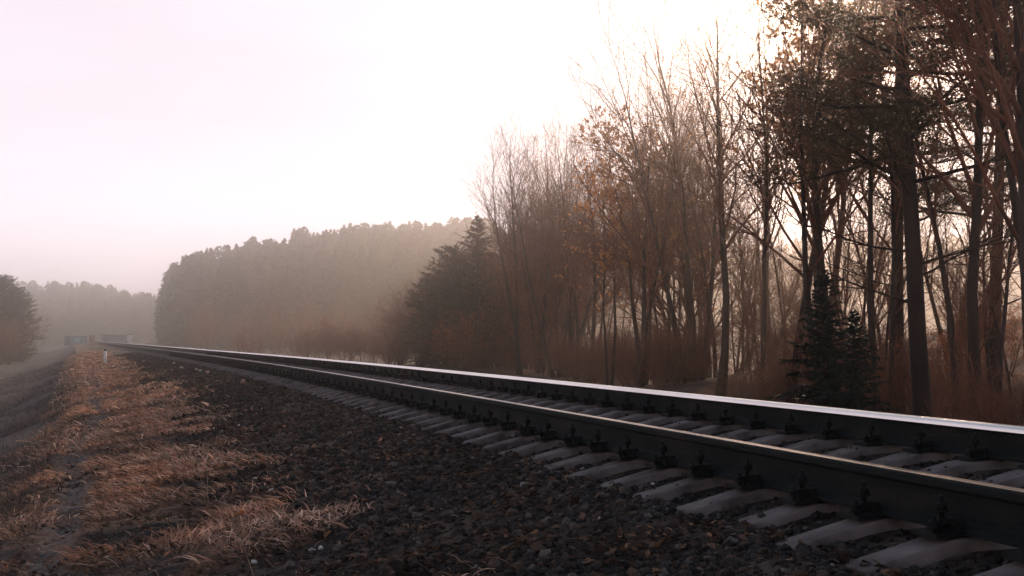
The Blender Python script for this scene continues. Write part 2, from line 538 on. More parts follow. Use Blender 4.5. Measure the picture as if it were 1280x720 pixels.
n = 95000
t = tsample(n, 3.2, 85); s = RNG.uniform(.25, 2.62, n)
keep = (s + .6 * (fbm(s * 1.2, t * 1.2, 71, 3) - .5) * 2 > RNG.uniform(.1, 1.1, n))
keep &= RNG.random(n) < .35 + .65 * sstep(.35, .6, fbm(s * 2, t * 2, 77, 3))
keep &= ~((s > 2.365) & (np.abs(((t + 2.2 + SPACING / 2) % SPACING) - SPACING / 2) < .10) & (t < 60))
s, t = s[keep], t[keep]
size = np.exp(RNG.normal(math.log(.0115), .48, len(s))).clip(.005, .034) * (1 + .010 * t)
stones('ballast_gravel', s, t, size, stone_tint(len(s)), 'dark crushed stone ballast scattered over the shoulder beside the track')
n = 34000
t = tsample(n, 2.6, 46); s = RNG.uniform(2.3, 6.6, n)
# cribs: keep stones out of the sleepers' middle
size = np.exp(RNG.normal(math.log(.014), .38, n)).clip(.006, .026)
ph = np.abs(((t + 2.2 + SPACING / 2) % SPACING) - SPACING / 2)
keep = (ph > .128) | (s > 5.05)
s, t, size = s[keep], t[keep], size[keep]
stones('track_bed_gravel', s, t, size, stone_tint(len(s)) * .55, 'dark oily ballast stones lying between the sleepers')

n = 1500
kk = RNG.integers(8, 70, n); t = -2.2 + kk * SPACING + RNG.uniform(-.07, .07, n); s = 3.65 + RNG.uniform(-1.24, 1.24, n)
keep = (np.abs(s - 2.85) > .22) & (np.abs(s - 4.45) > .22); s, t = s[keep], t[keep]
size = np.exp(RNG.normal(math.log(.007), .5, len(s))).clip(.003, .02)
stones('sleeper_grit', s, t, size, stone_tint(len(s)), 'small stones and grit lying on the sleepers', seat(s) + np.interp(np.abs(s - 3.65), [0, .25, .56, .66, .89, 1.05, 1.245, 1.35], [-.075, -.075, -.012, 0, 0, -.036, -.079, -.09]) + .001)
n = 34000
t = tsample(n, 3.2, 50); s = RNG.uniform(-1.0, 2.5, n)
keep = RNG.random(n) < .10 + .90 * sstep(.50, .66, fbm(s * 1.5, t * 1.5, 81, 4))
s, t = s[keep], t[keep]; n = len(s)
ln = RNG.uniform(.012, .030, n); wd = ln * RNG.uniform(.45, .8, n)
ang = RNG.uniform(0, 2 * np.pi, n); tilt = RNG.normal(0, .35, n); cup = RNG.uniform(.1, .5, n)
ux = np.stack([np.cos(ang), np.sin(ang), tilt], -1); vx = np.stack([-np.sin(ang), np.cos(ang), RNG.normal(0, .35, n)], -1)
x = s - off(t); c0 = np.stack([x, t, terrain(x, t) + .018 + RNG.uniform(0, .015, n)], -1)
upv = np.array([0, 0, 1.])
P = np.stack([c0 - ux * ln[:, None], c0 - vx * wd[:, None] + upv * (cup * wd)[:, None], c0 + ux * ln[:, None], c0 + vx * wd[:, None] + upv * (cup * wd)[:, None]], 1)
base_i = (np.arange(n) * 4)[:, None]
F = np.concatenate([base_i + [0, 1, 2], base_i + [0, 2, 3]], 0)
k = RNG.random((n, 1))
tint = np.where(k < .62, np.array([[.050, .034, .026]]), np.where(k < .95, np.array([[.125, .072, .046]]), np.array([[.27, .15, .085]]))) * RNG.uniform(.6, 1.5, (n, 1))
o = np_mesh('fallen_leaves', P.reshape(-1, 3), F, [M['leaf']], tint=np.repeat(tint, 4, 0))
tag(o, 'curled brown fallen leaves lying among the stones and dry grass', None, None, 'stuff')


def grass(name, n, t0, t1, s0, s1, label, width=.0035, hmul=1.0, dens=None):
    t = tsample(n, t0, t1); s = RNG.uniform(s0, s1, n)
    cl = fbm(s * 1.3 + 5, t * 1.5, 31, 4)
    p = (.05 + .95 * sstep(.43, .60, cl)) * sstep(1.25, .2, s + 1.3 * (fbm(s * 2, t * 2, 91, 3) - .5))
    tr = np.abs(s + .62 + .10 * np.sin(t * .45)); p = p * (1 - .85 * sstep(.2, .08, tr))
    p = p * sstep(-1.9, -.8, s)
    keep = RNG.random(n) < p
    s, t, cl = s[keep], t[keep], cl[keep]; n = len(s)
    L = RNG.uniform(.035, .14, n) * hmul * (1 + .012 * t)
    base_a = np.pi + (fbm(s * 1.6, t * 1.6, 95, 3) - .5) * 7        # combed down the slope
    ang = base_a + RNG.normal(0, .8, n)
    lean = RNG.uniform(1.05, 1.62, n)                                       # radians from upright
    dx, dy = np.cos(ang), np.sin(ang)
    x = s - off(t); z = terrain(x, t)
    pts = []
    px_, py_, pz_ = x.copy(), t.copy(), z - .004
    th = lean * .72
    for k in range(4):
        pts.append(np.stack([px_, py_, pz_], -1))
        st = L / 3
        px_ = px_ + dx * np.sin(th) * st; py_ = py_ + dy * np.sin(th) * st; pz_ = pz_ + np.cos(th) * st
        gz_ = terrain(px_, py_) + .006 + .02 * RNG.random(n)
        pz_ = np.maximum(pz_, gz_)
        th = th + lean * .22
    w = RNG.uniform(.7, 1.4, n) * width * (1 + .045 * np.maximum(t - 6, 0))
    side = np.stack([-dy, dx, RNG.normal(0, .5, n)], -1)
    wf = [1, .9, .65, .15]
    Vv = np.stack([np.stack([pts[k] - side * (w * wf[k])[:, None], pts[k] + side * (w * wf[k])[:, None]], 1) for k in range(4)], 1).reshape(n, 8, 3)
    bi = (np.arange(n) * 8)[:, None]
    F = np.concatenate([bi + [0, 1, 3, 2], bi + [2, 3, 5, 4], bi + [4, 5, 7, 6]], 0)
    k = RNG.random((n, 1)); ora = sstep(.45, .7, fbm(s * 1.1, t * 1.6, 99, 3))[:, None]
    tint = np.where(k < .35, np.array([[.085, .058, .040]]), np.where(k < .85, np.array([[.26, .155, .108]]), np.array([[.50, .36, .27]])))
    tint = tint * (1 - .42 * ora) + np.array([[.31, .155, .090]]) * (.42 * ora)
    tint = tint * RNG.uniform(1.0, 2.3, (n, 1)) * (.35 + .95 * sstep(.40, .62, cl))[:, None]
    o = np_mesh(name, Vv.reshape(-1, 3), F, [M['blade']], tint=np.repeat(tint, 8, 0))
    return tag(o, label, None, None, 'stuff')


grass('dry_grass', 280000, 4.2, 120, -1.9, 1.6, 'matted dry tan and orange grass combed across the shoulder')
# thinner dead grass on the falling slope to the left
n = 60000
t = tsample(n, 6, 120); s = -.95 - 8 * RNG.random(n) ** 1.4; keep = RNG.random(n) < sstep(.42, .62, fbm(s * .6, t * .6, 103, 4)) * .9 + .06
s, t = s[keep], t[keep]; n = len(s)
L = RNG.uniform(.12, .34, n); ang = RNG.uniform(0, 2 * np.pi, n); ln_ = RNG.uniform(.3, .8, n)
x = s - off(t); z = terrain(x, t)
w = .004 * (1 + .045 * np.maximum(t - 6, 0))
tip = np.stack([x + np.cos(ang) * ln_ * L, t + np.sin(ang) * ln_ * L, z + L * .55], -1); c0 = np.stack([x, t, z - .01], -1)
sd = np.stack([-np.sin(ang), np.cos(ang), np.zeros(n)], -1) * w[:, None]
P = np.stack([c0 - sd, c0 + sd, tip], 1); F = np.arange(n * 3).reshape(-1, 3)
tint = np.array([[.085, .068, .058]]) * RNG.uniform(.4, 1.8, (n, 1))
o = np_mesh('dead_slope_grass', P.reshape(-1, 3), F, [M['blade']], tint=np.repeat(tint, 3, 0))
tag(o, 'short grey brown dead grass on the dark bank falling away from the shoulder', None, None, 'stuff')


# ------------------------------------------------------------------ trees
class Tree:
    def __init__(self, seed):
        self.r = random.Random(seed)
        self.trunk = MB(); self.crown = MB(); self.ends = []

    def walk(self, p, d, L, nseg, wob, up):
        r = self.r; pts = [Vector(p)]; d = Vector(d).normalized()
        for i in range(nseg):
            d = (d + Vector((r.gauss(0, wob), r.gauss(0, wob), r.gauss(0, wob) + up))).normalized()
            pts.append(pts[-1] + d * (L / nseg))
        return pts

    def perp(self, d, ang, az):
        d = Vector(d).normalized()
        a = d.cross(Vector((0, 0, 1)) if abs(d.z) < .95 else Vector((1, 0, 0))).normalized(); b_ = d.cross(a)
        return d * math.cos(ang) + (a * math.cos(az) + b_ * math.sin(az)) * math.sin(ang)

    def limb(self, p, d, L, r0, lvl, cfg):
        r = self.r
        nseg = (7, 5, 4, 3)[lvl]; sides = (8, 5, 4, 3)[lvl]
        pts = self.walk(p, d, L, nseg, (.05, .09, .13, .16)[lvl] * cfg.get('wob', 1), (.02, .05, .05, .03)[lvl] * cfg.get('up', 1))
        rt = max(r0 * .16, .0035 if lvl == 3 else .006)
        rad = [r0 + (rt - r0) * (i / nseg) ** .9 for i in range(nseg + 1)]
        if lvl == 0:
            rad[0] *= 1.35
        (self.trunk if lvl == 0 else self.crown).tube(pts, rad, sides, 0, cap=lvl < 2)
        if lvl == 3:
            self.ends.append((pts[1], pts[-1])); return
        n = cfg['n'][lvl]
        n = max(2, int(n * (1 if lvl == 0 else min(1.3, L / cfg['len'][lvl])) * r.uniform(.85, 1.15)))
        lo = cfg['clear'] if lvl == 0 else .18
        for k in range(n):
            f = lo + (1 - lo) * ((k + r.random()) / n)
            q = f * nseg; i = min(int(q), nseg - 1); pp = pts[i].lerp(pts[i + 1], q - i)
            dd = (pts[i + 1] - pts[i]).normalized()
            rr = (rad[i] + (rad[i + 1] - rad[i]) * (q - i))
            ang = r.uniform(*cfg['ang'][lvl])
            nd = self.perp(dd, ang, r.uniform(0, 6.283))
            if lvl >= 1 and nd.z < -.1:
                nd.z *= -.5
            ll = cfg['len'][lvl + 1] * (1.15 - .75 * f if lvl == 0 else 1.1 - .6 * f) * r.uniform(.7, 1.25)
            self.limb(pp, nd, ll, min(rr * .62, cfg['rad'][lvl + 1]), lvl + 1, cfg)
        # leading shoot carries on as a fine branch
        if lvl <= 1:
            self.limb(pts[-1], (pts[-1] - pts[-2]), cfg['len'][lvl + 1] * .45, rad[-1], lvl + 1, cfg)


CFG = {
    'tall': dict(n=(19, 9, 8), len=(12, 5.0, 2.2, 1.05), rad=(.16, .055, .024, .0100), ang=((.35, .75), (.4, .85), (.4, .95)), clear=.36),
    'slim': dict(n=(17, 8, 7), len=(11, 3.4, 1.6, .9), rad=(.10, .038, .018, .0090), ang=((.35, .7), (.4, .85), (.4, .95)), clear=.42),
    'fan': dict(n=(15, 9, 8), len=(9.5, 5.4, 2.3, 1.1), rad=(.12, .06, .024, .0100), ang=((.25, .6), (.35, .8), (.4, .95)), clear=.30),
    'bush': dict(n=(20, 10, 9), len=(6.5, 3.6, 1.7, .85), rad=(.09, .04, .018, .0105), ang=((.5, 1.1), (.4, .95), (.4, 1.0)), clear=.05),
    'shrub': dict(n=(10, 6, 6), len=(2.4, 1.2, .7, .4), rad=(.03, .016, .010, .0070), ang=((.3, .8), (.4, .9), (.4, 1.0)), clear=.1),
}


def leaves(mb, ends, r, per, size, frac):
    for a, b_ in ends:
        if r.random() > frac:
            continue
        for k in range(per):
            p = a.lerp(b_, r.random()) + Vector((r.gauss(0, .05), r.gauss(0, .05), r.gauss(0, .05) - .02))
            u = Vector((r.gauss(0, 1), r.gauss(0, 1), r.gauss(0, 1))).normalized() * size * r.uniform(.6, 1.2)
            w = u.cross(Vector((r.gauss(0, 1), r.gauss(0, 1), r.gauss(0, 1)))).normalized() * size * .55
            mb.quad(p - u, p - w, p + u, p + w)


def bare_tree(name, seed, kind, stems, H, leafy=None, label='', cat='tree', lean=(0, 0)):
    """stems: list of (dx,dy,lean x,lean y, height share, radius)"""
    tr = Tree(seed); cfg = CFG[kind]
    root = thing(name, label, cat)
    for (dx, dy, lx, ly, hs, rad) in stems:
        tr.limb((dx, dy, -.25), (lx, ly, 1), H * hs * .86, rad, 0, cfg)
    tr.trunk.build('trunk', M['bark'], root)
    tr.crown.build('crown', M['twig'], root)
    if leafy:
        mb = MB(); leaves(mb, tr.ends, tr.r, leafy[0], leafy[1], leafy[2]); mb.build('foliage', M[leafy[3]], root)
    root['h0'] = H
    return root


def needle_clump(mb, p, r, n, L, spread=1.0, mat_=0, updir=.3):
    for k in range(n):
        d = Vector((r.gauss(0, 1), r.gauss(0, 1), r.gauss(0, .7) + updir)).normalized()
        q = p + Vector((r.gauss(0, 1), r.gauss(0, 1), r.gauss(0, .55))) * (.17 * spread)
        w = d.cross(Vector((r.gauss(0, 1), r.gauss(0, 1), r.gauss(0, 1)))).normalized() * L * .05
        mb.tri(q - w, q + w, q + d * L * r.uniform(.7, 1.2), mat_)


def pine_tree(seed, H, label, clear=.29):
    r = random.Random(seed)
    root = thing('pine_tree', label, 'pine tree')
    T = Tree(seed); tk = MB(); br = MB()
    pts = T.walk((0, 0, -.3), (r.gauss(0, .02), r.gauss(0, .02), 1), H + .3, 12, .018, .02)
    rad = [.155 * (1 - i / 12) ** .75 + .02 for i in range(13)]; rad[0] *= 1.25
    tk.tube(pts, rad, 10, 0); tk.build('trunk', M['pine_bark'], root)
    nd = MB()
    nb = 70
    for k in range(nb):
        f = clear + (1 - clear) * (k + r.random()) / nb
        if k < 4: f = r.uniform(.12, clear)
        q = f * 12; i = min(int(q), 11); p = pts[i].lerp(pts[i + 1], q - i)
        az = r.uniform(0, 6.283)
        L = (3.7 * (1 - f) ** .6 + .7) * r.uniform(.55, 1.1) * (.6 if k < 4 else 1)
        el = r.uniform(-.12, .35) + .5 * max(0, f - .75)
        d = Vector((math.cos(az) * math.cos(el), math.sin(az) * math.cos(el), math.sin(el)))
        bp = T.walk(p, d, L, 5, .10, .05)
        br.tube(bp, [(.018 if k < 4 else .036) * (1 - j / 5) ** .8 + .007 for j in range(6)], 5, 0, cap=False)
        dead = k < 4
        for j in range(2, 6):
            for m_ in range(3):
                sd = T.perp((bp[j] - bp[j - 1]), r.uniform(.5, 1.1), r.uniform(0, 6.283)); sd.z = abs(sd.z) * .5
                sl = r.uniform(.35, .95) * (1.1 if j < 5 else .6)
                sp = T.walk(bp[j], sd, sl, 2, .12, .08)
                br.tube(sp, [.012, .009, .006], 3, 0, cap=False)
                if not dead:
                    for e in (1, 2):
                        if r.random() < .9:
                            needle_clump(nd, sp[e], r, 36, .19, 1.3)
    br.build('branches', M['pine_bark'], root)
    nd.build('crown', M['needles'], root)
    root['h0'] = H
    return root


def spruce_tree(seed, H, label, width, matname, clear=.03, cat='spruce', dense=1.0, rounded=False):
    r = random.Random(seed)
    root = thing('spruce_tree', label, cat)
    T = Tree(seed); tk = MB(); nd = MB()
    tk.tube([(0, 0, -.3), (0, 0, H * .5), (.03, 0, H)], [.016 * H, .011 * H, .01], 7); tk.build('trunk', M['bark'], root)
    nb = int(95 * dense)
    for k in range(nb):
        f = clear + (1 - clear) * ((k + r.random()) / nb) ** 1.05
        az = k * 2.4 + r.gauss(0, .35)
        L = width * (1 - f) ** .85 * r.uniform(.7, 1.12) + .12
        if rounded:
            L = width * math.sin(math.pi * min(1, .22 + .76 * f)) ** .7 * r.uniform(.65, 1.15) + .15
        d = Vector((math.cos(az), math.sin(az), .10 + (.9 if rounded else .5) * f))
        bp = T.walk((0, 0, f * H), d, L, 4, .06, -.055)
        nd.tube(bp, [.022, .016, .012, .009, .005], 3, 1, cap=False)
        for j in range(1, 5):
            m_ = max(3, int(6 * L / width + 3))
            for q in range(m_):
                p = bp[j - 1].lerp(bp[j], r.random())
                out = (bp[j] - bp[j - 1]).normalized()
                sd = (out + Vector((r.gauss(0, .8), r.gauss(0, .8), r.gauss(0, .25) - .18))).normalized()
                LL = (.20 + .30 * L / width) * H / 7 * r.uniform(.6, 1.2)
                w = sd.cross(Vector((r.gauss(0, .3), r.gauss(0, .3), 1))).normalized() * LL * .16
                nd.tri(p - w, p + w, p + sd * LL, 0)
                nd.tri(p - w * .8 + Vector((0, 0, .03)), p + w * .8 - Vector((0, 0, .04)), p + (sd + Vector((0, 0, -.35))) * LL * .8, 0)
    nd.build('crown', [M[matname], M['bark']], root)
    root['h0'] = H
    return root


def put(o, px, depth, H=None, rz=None, tilt=(0, 0), sink=.0):
    x, y = at(px, depth)
    o.location = (x, y, zt(x, y) - sink)
    if H:
        s_ = H / o['h0']; o.scale = (s_, s_, s_)
    o.rotation_euler = (tilt[0], tilt[1], random.uniform(0, 6.28) if rz is None else rz)
    return o


P = {}
P['tall'] = bare_tree('bare_tree', 1, 'tall', [(0, 0, .02, 0, 1, .15)], 14)
P['tall2'] = bare_tree('bare_tree', 2, 'tall', [(0, 0, -.05, .02, 1, .16), (.25, .1, .16, .05, .86, .11)], 14)
P['slim'] = bare_tree('bare_tree', 3, 'slim', [(0, 0, .03, 0, 1, .10)], 13)
P['slim2'] = bare_tree('bare_tree', 4, 'slim', [(0, 0, -.06, 0, 1, .095), (.2, 0, .12, .05, .9, .08)], 13)
P['fan'] = bare_tree('bare_tree', 5, 'fan', [(0, 0, 0, .05, 1, .15), (.3, 0, .28, 0, .92, .12), (-.25, .1, -.26, .05, .9, .12)], 13)
P['fan2'] = bare_tree('bare_tree', 6, 'fan', [(0, 0, .08, 0, 1, .15), (-.2, 0, -.14, -.1, .95, .12)], 13)
P['bush'] = bare_tree('bushy_tree', 7, 'bush', [(0, 0, 0, 0, 1, .11), (.3, .1, .3, .1, .8, .08), (-.3, 0, -.3, .1, .85, .08)], 8, (2, .05, .35, 'dryleaf'))
P['gold'] = bare_tree('leafy_tree', 8, 'fan', [(0, 0, 0, 0, 1, .14), (.3, 0, .18, 0, .95, .1)], 12, (9, .10, .95, 'dryleaf'))
P['shrub'] = bare_tree('shrub', 9, 'shrub', [(math.cos(a) * .25, math.sin(a) * .25, math.cos(a) * q, math.sin(a) * q, h_, .022) for a, q, h_ in ((0, .35, 1), (.9, .6, .8), (1.8, .2, 1), (2.7, .55, .75), (3.7, .3, .95), (4.6, .6, .8), (5.5, .4, .9))], 2.6, None, '', 'shrub')
P['rust'] = bare_tree('leafy_shrub', 10, 'shrub', [(math.cos(a) * .25, math.sin(a) * .25, math.cos(a) * q, math.sin(a) * q, h_, .022) for a, q, h_ in ((0, .35, 1), (1.2, .6, .8), (2.4, .3, 1), (3.6, .5, .8), (4.8, .35, .95))], 2.4, (3, .04, .6, 'rustleaf'), '', 'shrub')
P['pine'] = pine_tree(21, 15, '')
P['spruce'] = spruce_tree(31, 7, '', 2.3, 'spruce', .02, 'spruce', 1.6)
P['spruce2'] = spruce_tree(32, 11, '', 4.3, 'needles', .03, 'conifer', 2.2)
P['round'] = spruce_tree(33, 11, '', 3.6, 'needles', .03, 'tree', 2.2, True)
used_p = set()


def plant(kind, px, depth, H, label, cat=None, group=None, rz=None, tilt=(0, 0), name=None):
    o = P[kind] if kind not in used_p else copy_tree(P[kind])
    used_p.add(kind)
    put(o, px, depth, H, rz, tilt)
    o['label'] = label
    if cat: o['category'] = cat
    if group: o['group'] = group
    elif 'group' in o: del o['group']
    return o


G1 = 'bare trees in the wood beside the track'
hero = [
    ('tall2', 1292, 21, 12.5, 'thick dark trunk leaning left at the right-hand end of the wood', .4, (0, -.10)),
    ('tall', 1228, 27, 13, 'slender dark bare tree between the pine and the thick leaning trunk', 1.4, (0, -.03)),
    ('slim', 1196, 30, 11, 'thin bare tree standing just right of the tall pine trunk', 2.0, (0, -.05)),
    ('tall2', 1046, 33, 12.5, 'stout dark forked tree rising behind the young spruce', 2.6, (0, .02)),
    ('slim2', 1100, 31, 12, 'thin double stemmed tree between the young spruce and the pine', .2, (0, 0)),
    ('tall', 986, 40, 12.5, 'bare tree leaning left across the gap beside the young spruce', 3.0, (0, -.20)),
    ('slim', 950, 42, 12, 'thin upright bare tree just left of the leaning one', 4.0, (0, .0)),
    ('tall', 899, 46, 13.5, 'thick bare tree with a straight grey trunk close behind the rail', 5.0, (0, -.015)),
    ('fan', 868, 58, 14.6, 'tallest wide forking bare tree whose twigs stand alone against the sky', .6, (0, .02)),
    ('fan2', 800, 58, 11.5, 'bare tree forking low in a V near the middle of the wood', 1.2, (0, 0)),
    ('tall', 966, 54, 12.6, 'tall bare tree with a feathery crown below the brightest sky', 2.2, (0, 0)),
    ('slim2', 764, 66, 11.5, 'slim twin stemmed tree under the golden leaved crown', 3.4, (0, 0)),
    ('gold', 804, 62, 10.9, 'tree still holding golden tan leaves in its top', 1.0, (0, 0)),
    ('gold', 1030, 50, 12.8, 'tree with glowing orange tan leaves beside the pine crown', 4.1, (0, 0)),
    ('fan', 700, 88, 15.0, 'broad fan shaped bare crown at the far end of the wood', 2.9, (0, 0)),
    ('fan2', 650, 95, 15.4, 'round topped bare tree next to the dark conifer', 4.4, (0, 0)),
    ('tall2', 738, 80, 13.6, 'bare forked tree between the round crown and the golden one', 5.2, (0, 0)),
    ('fan', 676, 98, 15.6, 'wide bare crown rounding off the far group of trees', 1.7, (0, 0)),
    ('fan2', 720, 84, 14.4, 'leaning twin stemmed tree between the broad fan and the golden crown', 3.9, (0, 0)),
    ('round', 566, 117, 9.4, 'mid sized dark rounded tree stepping down left of the pointed conifer', 1.0, (0, 0)),
    ('round', 538, 121, 7.4, 'smallest dark rounded tree left of the mid sized one', 2.6, (0, 0)),
    ('bush', 527, 122, 8.0, 'rounded brown thicket tree near the end of the wood', 2.0, (0, 0)),
    ('bush', 498, 124, 5.6, 'low bushy tree at the very end of the wood by the misty gap', 3.0, (0, 0)),
]
for kind, px, dep, H, label, rz, tilt in hero:
    plant(kind, px, dep, H * (1.08 if px < 840 else 1.12), label, 'tree', None if kind == 'round' else G1, rz, tilt)
plant('pine', 1156, 26, 16, 'tall pine with straight trunk and dense dark crown near the sun', 'pine tree', None, 1.0)
plant('pine', 1120, 36, 15.5, 'second pine whose crown glows orange just left of the straight trunk', 'pine tree', None, 3.3)
plant('pine', 1236, 33, 15, 'pine standing behind the leaning trunks with ragged dark boughs', 'pine tree', None, 5.0)
plant('spruce2', 597, 116, 12.9, 'dark conifer with a pointed top standing above the bushy trees', 'conifer', None, .5)
plant('spruce', 1068, 26, 2.9, 'young dark green spruce standing low behind the shining rail', 'spruce', None, .5)
plant('spruce', 1030, 31, 3.9, 'taller dark spruce pressed against the stout forked trunk', 'spruce', None, 2.5)

SIL = ([470, 480, 500, 540, 597, 620, 660, 720, 750, 800, 830, 880, 930, 980, 1020, 1060, 1300],
       [444, 440, 385, 330, 270, 200, 172, 172, 200, 180, 120, 60, 80, 100, 70, 10, -40])
fill_kinds = ['slim', 'slim2', 'slim', 'tall', 'fan2', 'fan', 'tall2', 'bush']
fill_label = {
    'slim': 'thin single stemmed bare tree deep among the trunks of the wood',
    'slim2': 'thin twin stemmed bare tree deep among the trunks of the wood',
    'tall': 'bare tree with a straight trunk deep among the trunks of the wood',
    'tall2': 'forked bare tree deep among the trunks of the wood',
    'fan': 'three stemmed bare tree deep among the trunks of the wood',
    'fan2': 'two stemmed spreading bare tree deep among the trunks of the wood',
    'bush': 'low twiggy tree with a few dry leaves deep in the wood',
}
for i in range(56):
    px = random.uniform(560, 900) if i < 32 else random.uniform(900, 1290)
    front = np.interp(px, [545, 700, 900, 1100, 1290], [122, 88, 52, 33, 26])
    dep = front * random.uniform(1.02, 1.42)
    ys = np.interp(px, *SIL) + (random.uniform(5, 130) if px < 900 else random.uniform(60, 330))
    x, y = at(px, dep)
    H = CAM_Z + (HOR - ys) / FOC * dep - zt(x, y)
    H = min(max(H, 4.0), 16)
    kind = random.choice(fill_kinds[:7] if random.random() < .93 else ['bush'])
    plant(kind, px, dep, H, fill_label[kind], 'tree', 'trees in the depth of the wood', None, (random.gauss(0, .04), random.gauss(0, .05)))

for i in range(60):
    px = random.uniform(600, 1290) if i < 46 else random.uniform(580, 1010)
    front = np.interp(px, [545, 700, 900, 1100, 1290], [112, 82, 46, 29, 23])
    dep = front * random.uniform(.95, 1.3)
    plant('shrub', px, dep, random.uniform(.7, 2.3) * (1 + dep / 120), 'leafless reddish brown shrub in the undergrowth between the trunks', 'shrub', 'shrubs under the trees')
for i in range(26):
    px = random.uniform(484, 660); dep = random.uniform(112, 140)
    ys = np.interp(px, [470, 484, 500, 540, 580, 640], [440, 425, 385, 335, 300, 290]) + random.uniform(0, 70)
    x, y = at(px, dep)
    plant('bush', px, dep, max(2.5, CAM_Z + (HOR - ys) / FOC * dep - zt(x, y)), 'dense twiggy brown tree in the thicket at the far end of the wood', 'tree', 'thicket at the far end of the wood')
for px, dep, H in ((1190, 34, 2.2), (1250, 38, 2.0), (1215, 42, 2.2)):
    plant('rust', px, dep, H, 'shrub holding rusty orange leaves on the bank behind the pine', 'shrub', 'rusty shrubs on the bank')
plant('rust', 577, 108, 4.6, 'shrub with a patch of bright orange leaves below the pointed conifer', 'shrub')
for px, dep, H, lab in ((305, 175, 4.4, 'lone round reddish bush in the mist beyond the rails'),
                        (385, 165, 4.0, 'low hazy bush left of the wider misty thicket'),
                        (410, 160, 5.4, 'wide hazy thicket of bare bushes before the wooded hill'),
                        (440, 152, 4.2, 'hazy bush between the misty thicket and the end of the wood'),
                        (468, 140, 3.6, 'small hazy bush touching the end of the wood')):
    plant('bush', px, dep, H, lab, 'bush', 'bushes in the mist', random.uniform(0, 6))
for px, dep, H in ((374, 160, 3.2), (396, 150, 3.8), (422, 156, 4.4), (432, 148, 3.4), (455, 146, 3.9), (318, 172, 2.4)):
    plant('shrub', px, dep, H, 'low hazy shrub of fine stems in the misty thicket before the hill', 'shrub', 'shrubs in the mist')
for i in range(20):
    px = random.uniform(206, 500); dep = random.uniform(215, 310)
    plant('bush', px, dep, random.uniform(5.5, 9.5), 'pale hazy leafless tree at the misty foot of the wooded hill', 'tree', 'hazy trees at the foot of the hill')
# trees of the left edge of the picture
for kind, px, dep, H, lab in (('round', 4, 215, 13.6, 'hazy dark round tree at the left edge above the dark bank'),
                              ('round', -24, 205, 14.6, 'tall hazy round tree cut by the left edge'),
                              ('round', 20, 228, 12.2, 'smaller dark round tree on the right of the hazy clump at the left'),
                              ('bush', 27, 225, 10.0, 'leafless hazy tree standing rightmost in the hazy clump at the left'),
                              ('bush', 12, 205, 7.0, 'low hazy bush in front of the hazy clump at the left'),
                              ('bush', -6, 200, 8.0, 'hazy leafless tree under the tall one cut by the left edge')):
    plant(kind, px, dep, H, lab, 'tree', 'hazy trees at the left', random.uniform(0, 6))
for k, o in P.items():
    if k not in used_p:
        for c in list(o.children): bpy.data.objects.remove(c)
        bpy.data.objects.remove(o)


# ------------------------------------------------------------------ far woods (one hazy mass each)
def far_wood(name, pts, label, seed):
    """many ragged conifers, merged: nobody could count them through the mist"""
    rg = np.random.default_rng(seed)
    n = len(pts); K = 330
    pts = np.array(pts); h = pts[:, 3]; w = pts[:, 4]
    u = rg.random((n, K)) ** .8
    az = rg.random((n, K)) * 2 * np.pi
    kind = rg.random((n, 1)) < .5
    prof = np.where(kind, (1 - u) ** .8, np.sin(np.pi * np.clip(u * .8 + .15, 0, 1)) ** .8)
    rr = w[:, None] * prof * np.sqrt(rg.random((n, K)) * .6 + .4)
    cx = pts[:, 0:1] + rr * np.cos(az); cy = pts[:, 1:2] + rr * np.sin(az); cz = pts[:, 2:3] + h[:, None] * (.04 + .96 * u)
    sz = (h[:, None] * .045) * rg.uniform(.6, 1.4, (n, K)) * (.35 + .65 * prof)
    c = np.stack([cx, cy, cz], -1)
    dirs = np.stack([np.cos(az), np.sin(az), -.35 + .5 * rg.random((n, K))], -1)
    side = np.stack([-np.sin(az), np.cos(az), .3 * rg.normal(size=(n, K))], -1)
    a = c - side * sz[..., None]; b_ = c + side * sz[..., None]; tip = c + dirs * sz[..., None] * 1.3; top = c + np.array([0, 0, 1.]) * sz[..., None] * 1.1
    V = np.stack([a, b_, tip, top], 2).reshape(-1, 3)
    bi = (np.arange(n * K) * 4)[:, None]
    F = np.concatenate([bi + [0, 1, 2], bi + [0, 3, 1]], 0)
    # leading shoots
    tv = np.stack([pts[:, :3] + np.stack([0 * h + .25, 0 * h, h * .84], -1), pts[:, :3] + np.stack([0 * h - .25, 0 * h, h * .84], -1), pts[:, :3] + np.stack([0 * h, 0 * h, h * 1.01], -1)], 1).reshape(-1, 3)
    tf = np.arange(n * 3).reshape(-1, 3) + len(V)
    tt = np.where(rg.random((n, 1)) < .62, np.array([[.020, .036, .024]]), np.array([[.055, .046, .030]])) * rg.uniform(.45, 1.6, (n, 1))
    o = np_mesh(name, np.concatenate([V, tv]), np.concatenate([F, tf]), [M['far']], tint=np.concatenate([np.repeat(tt, K * 4, 0), np.repeat(tt, 3, 0)]))
    return tag(o, label, None, None, 'stuff')


rr_ = random.Random(5)
pts = []
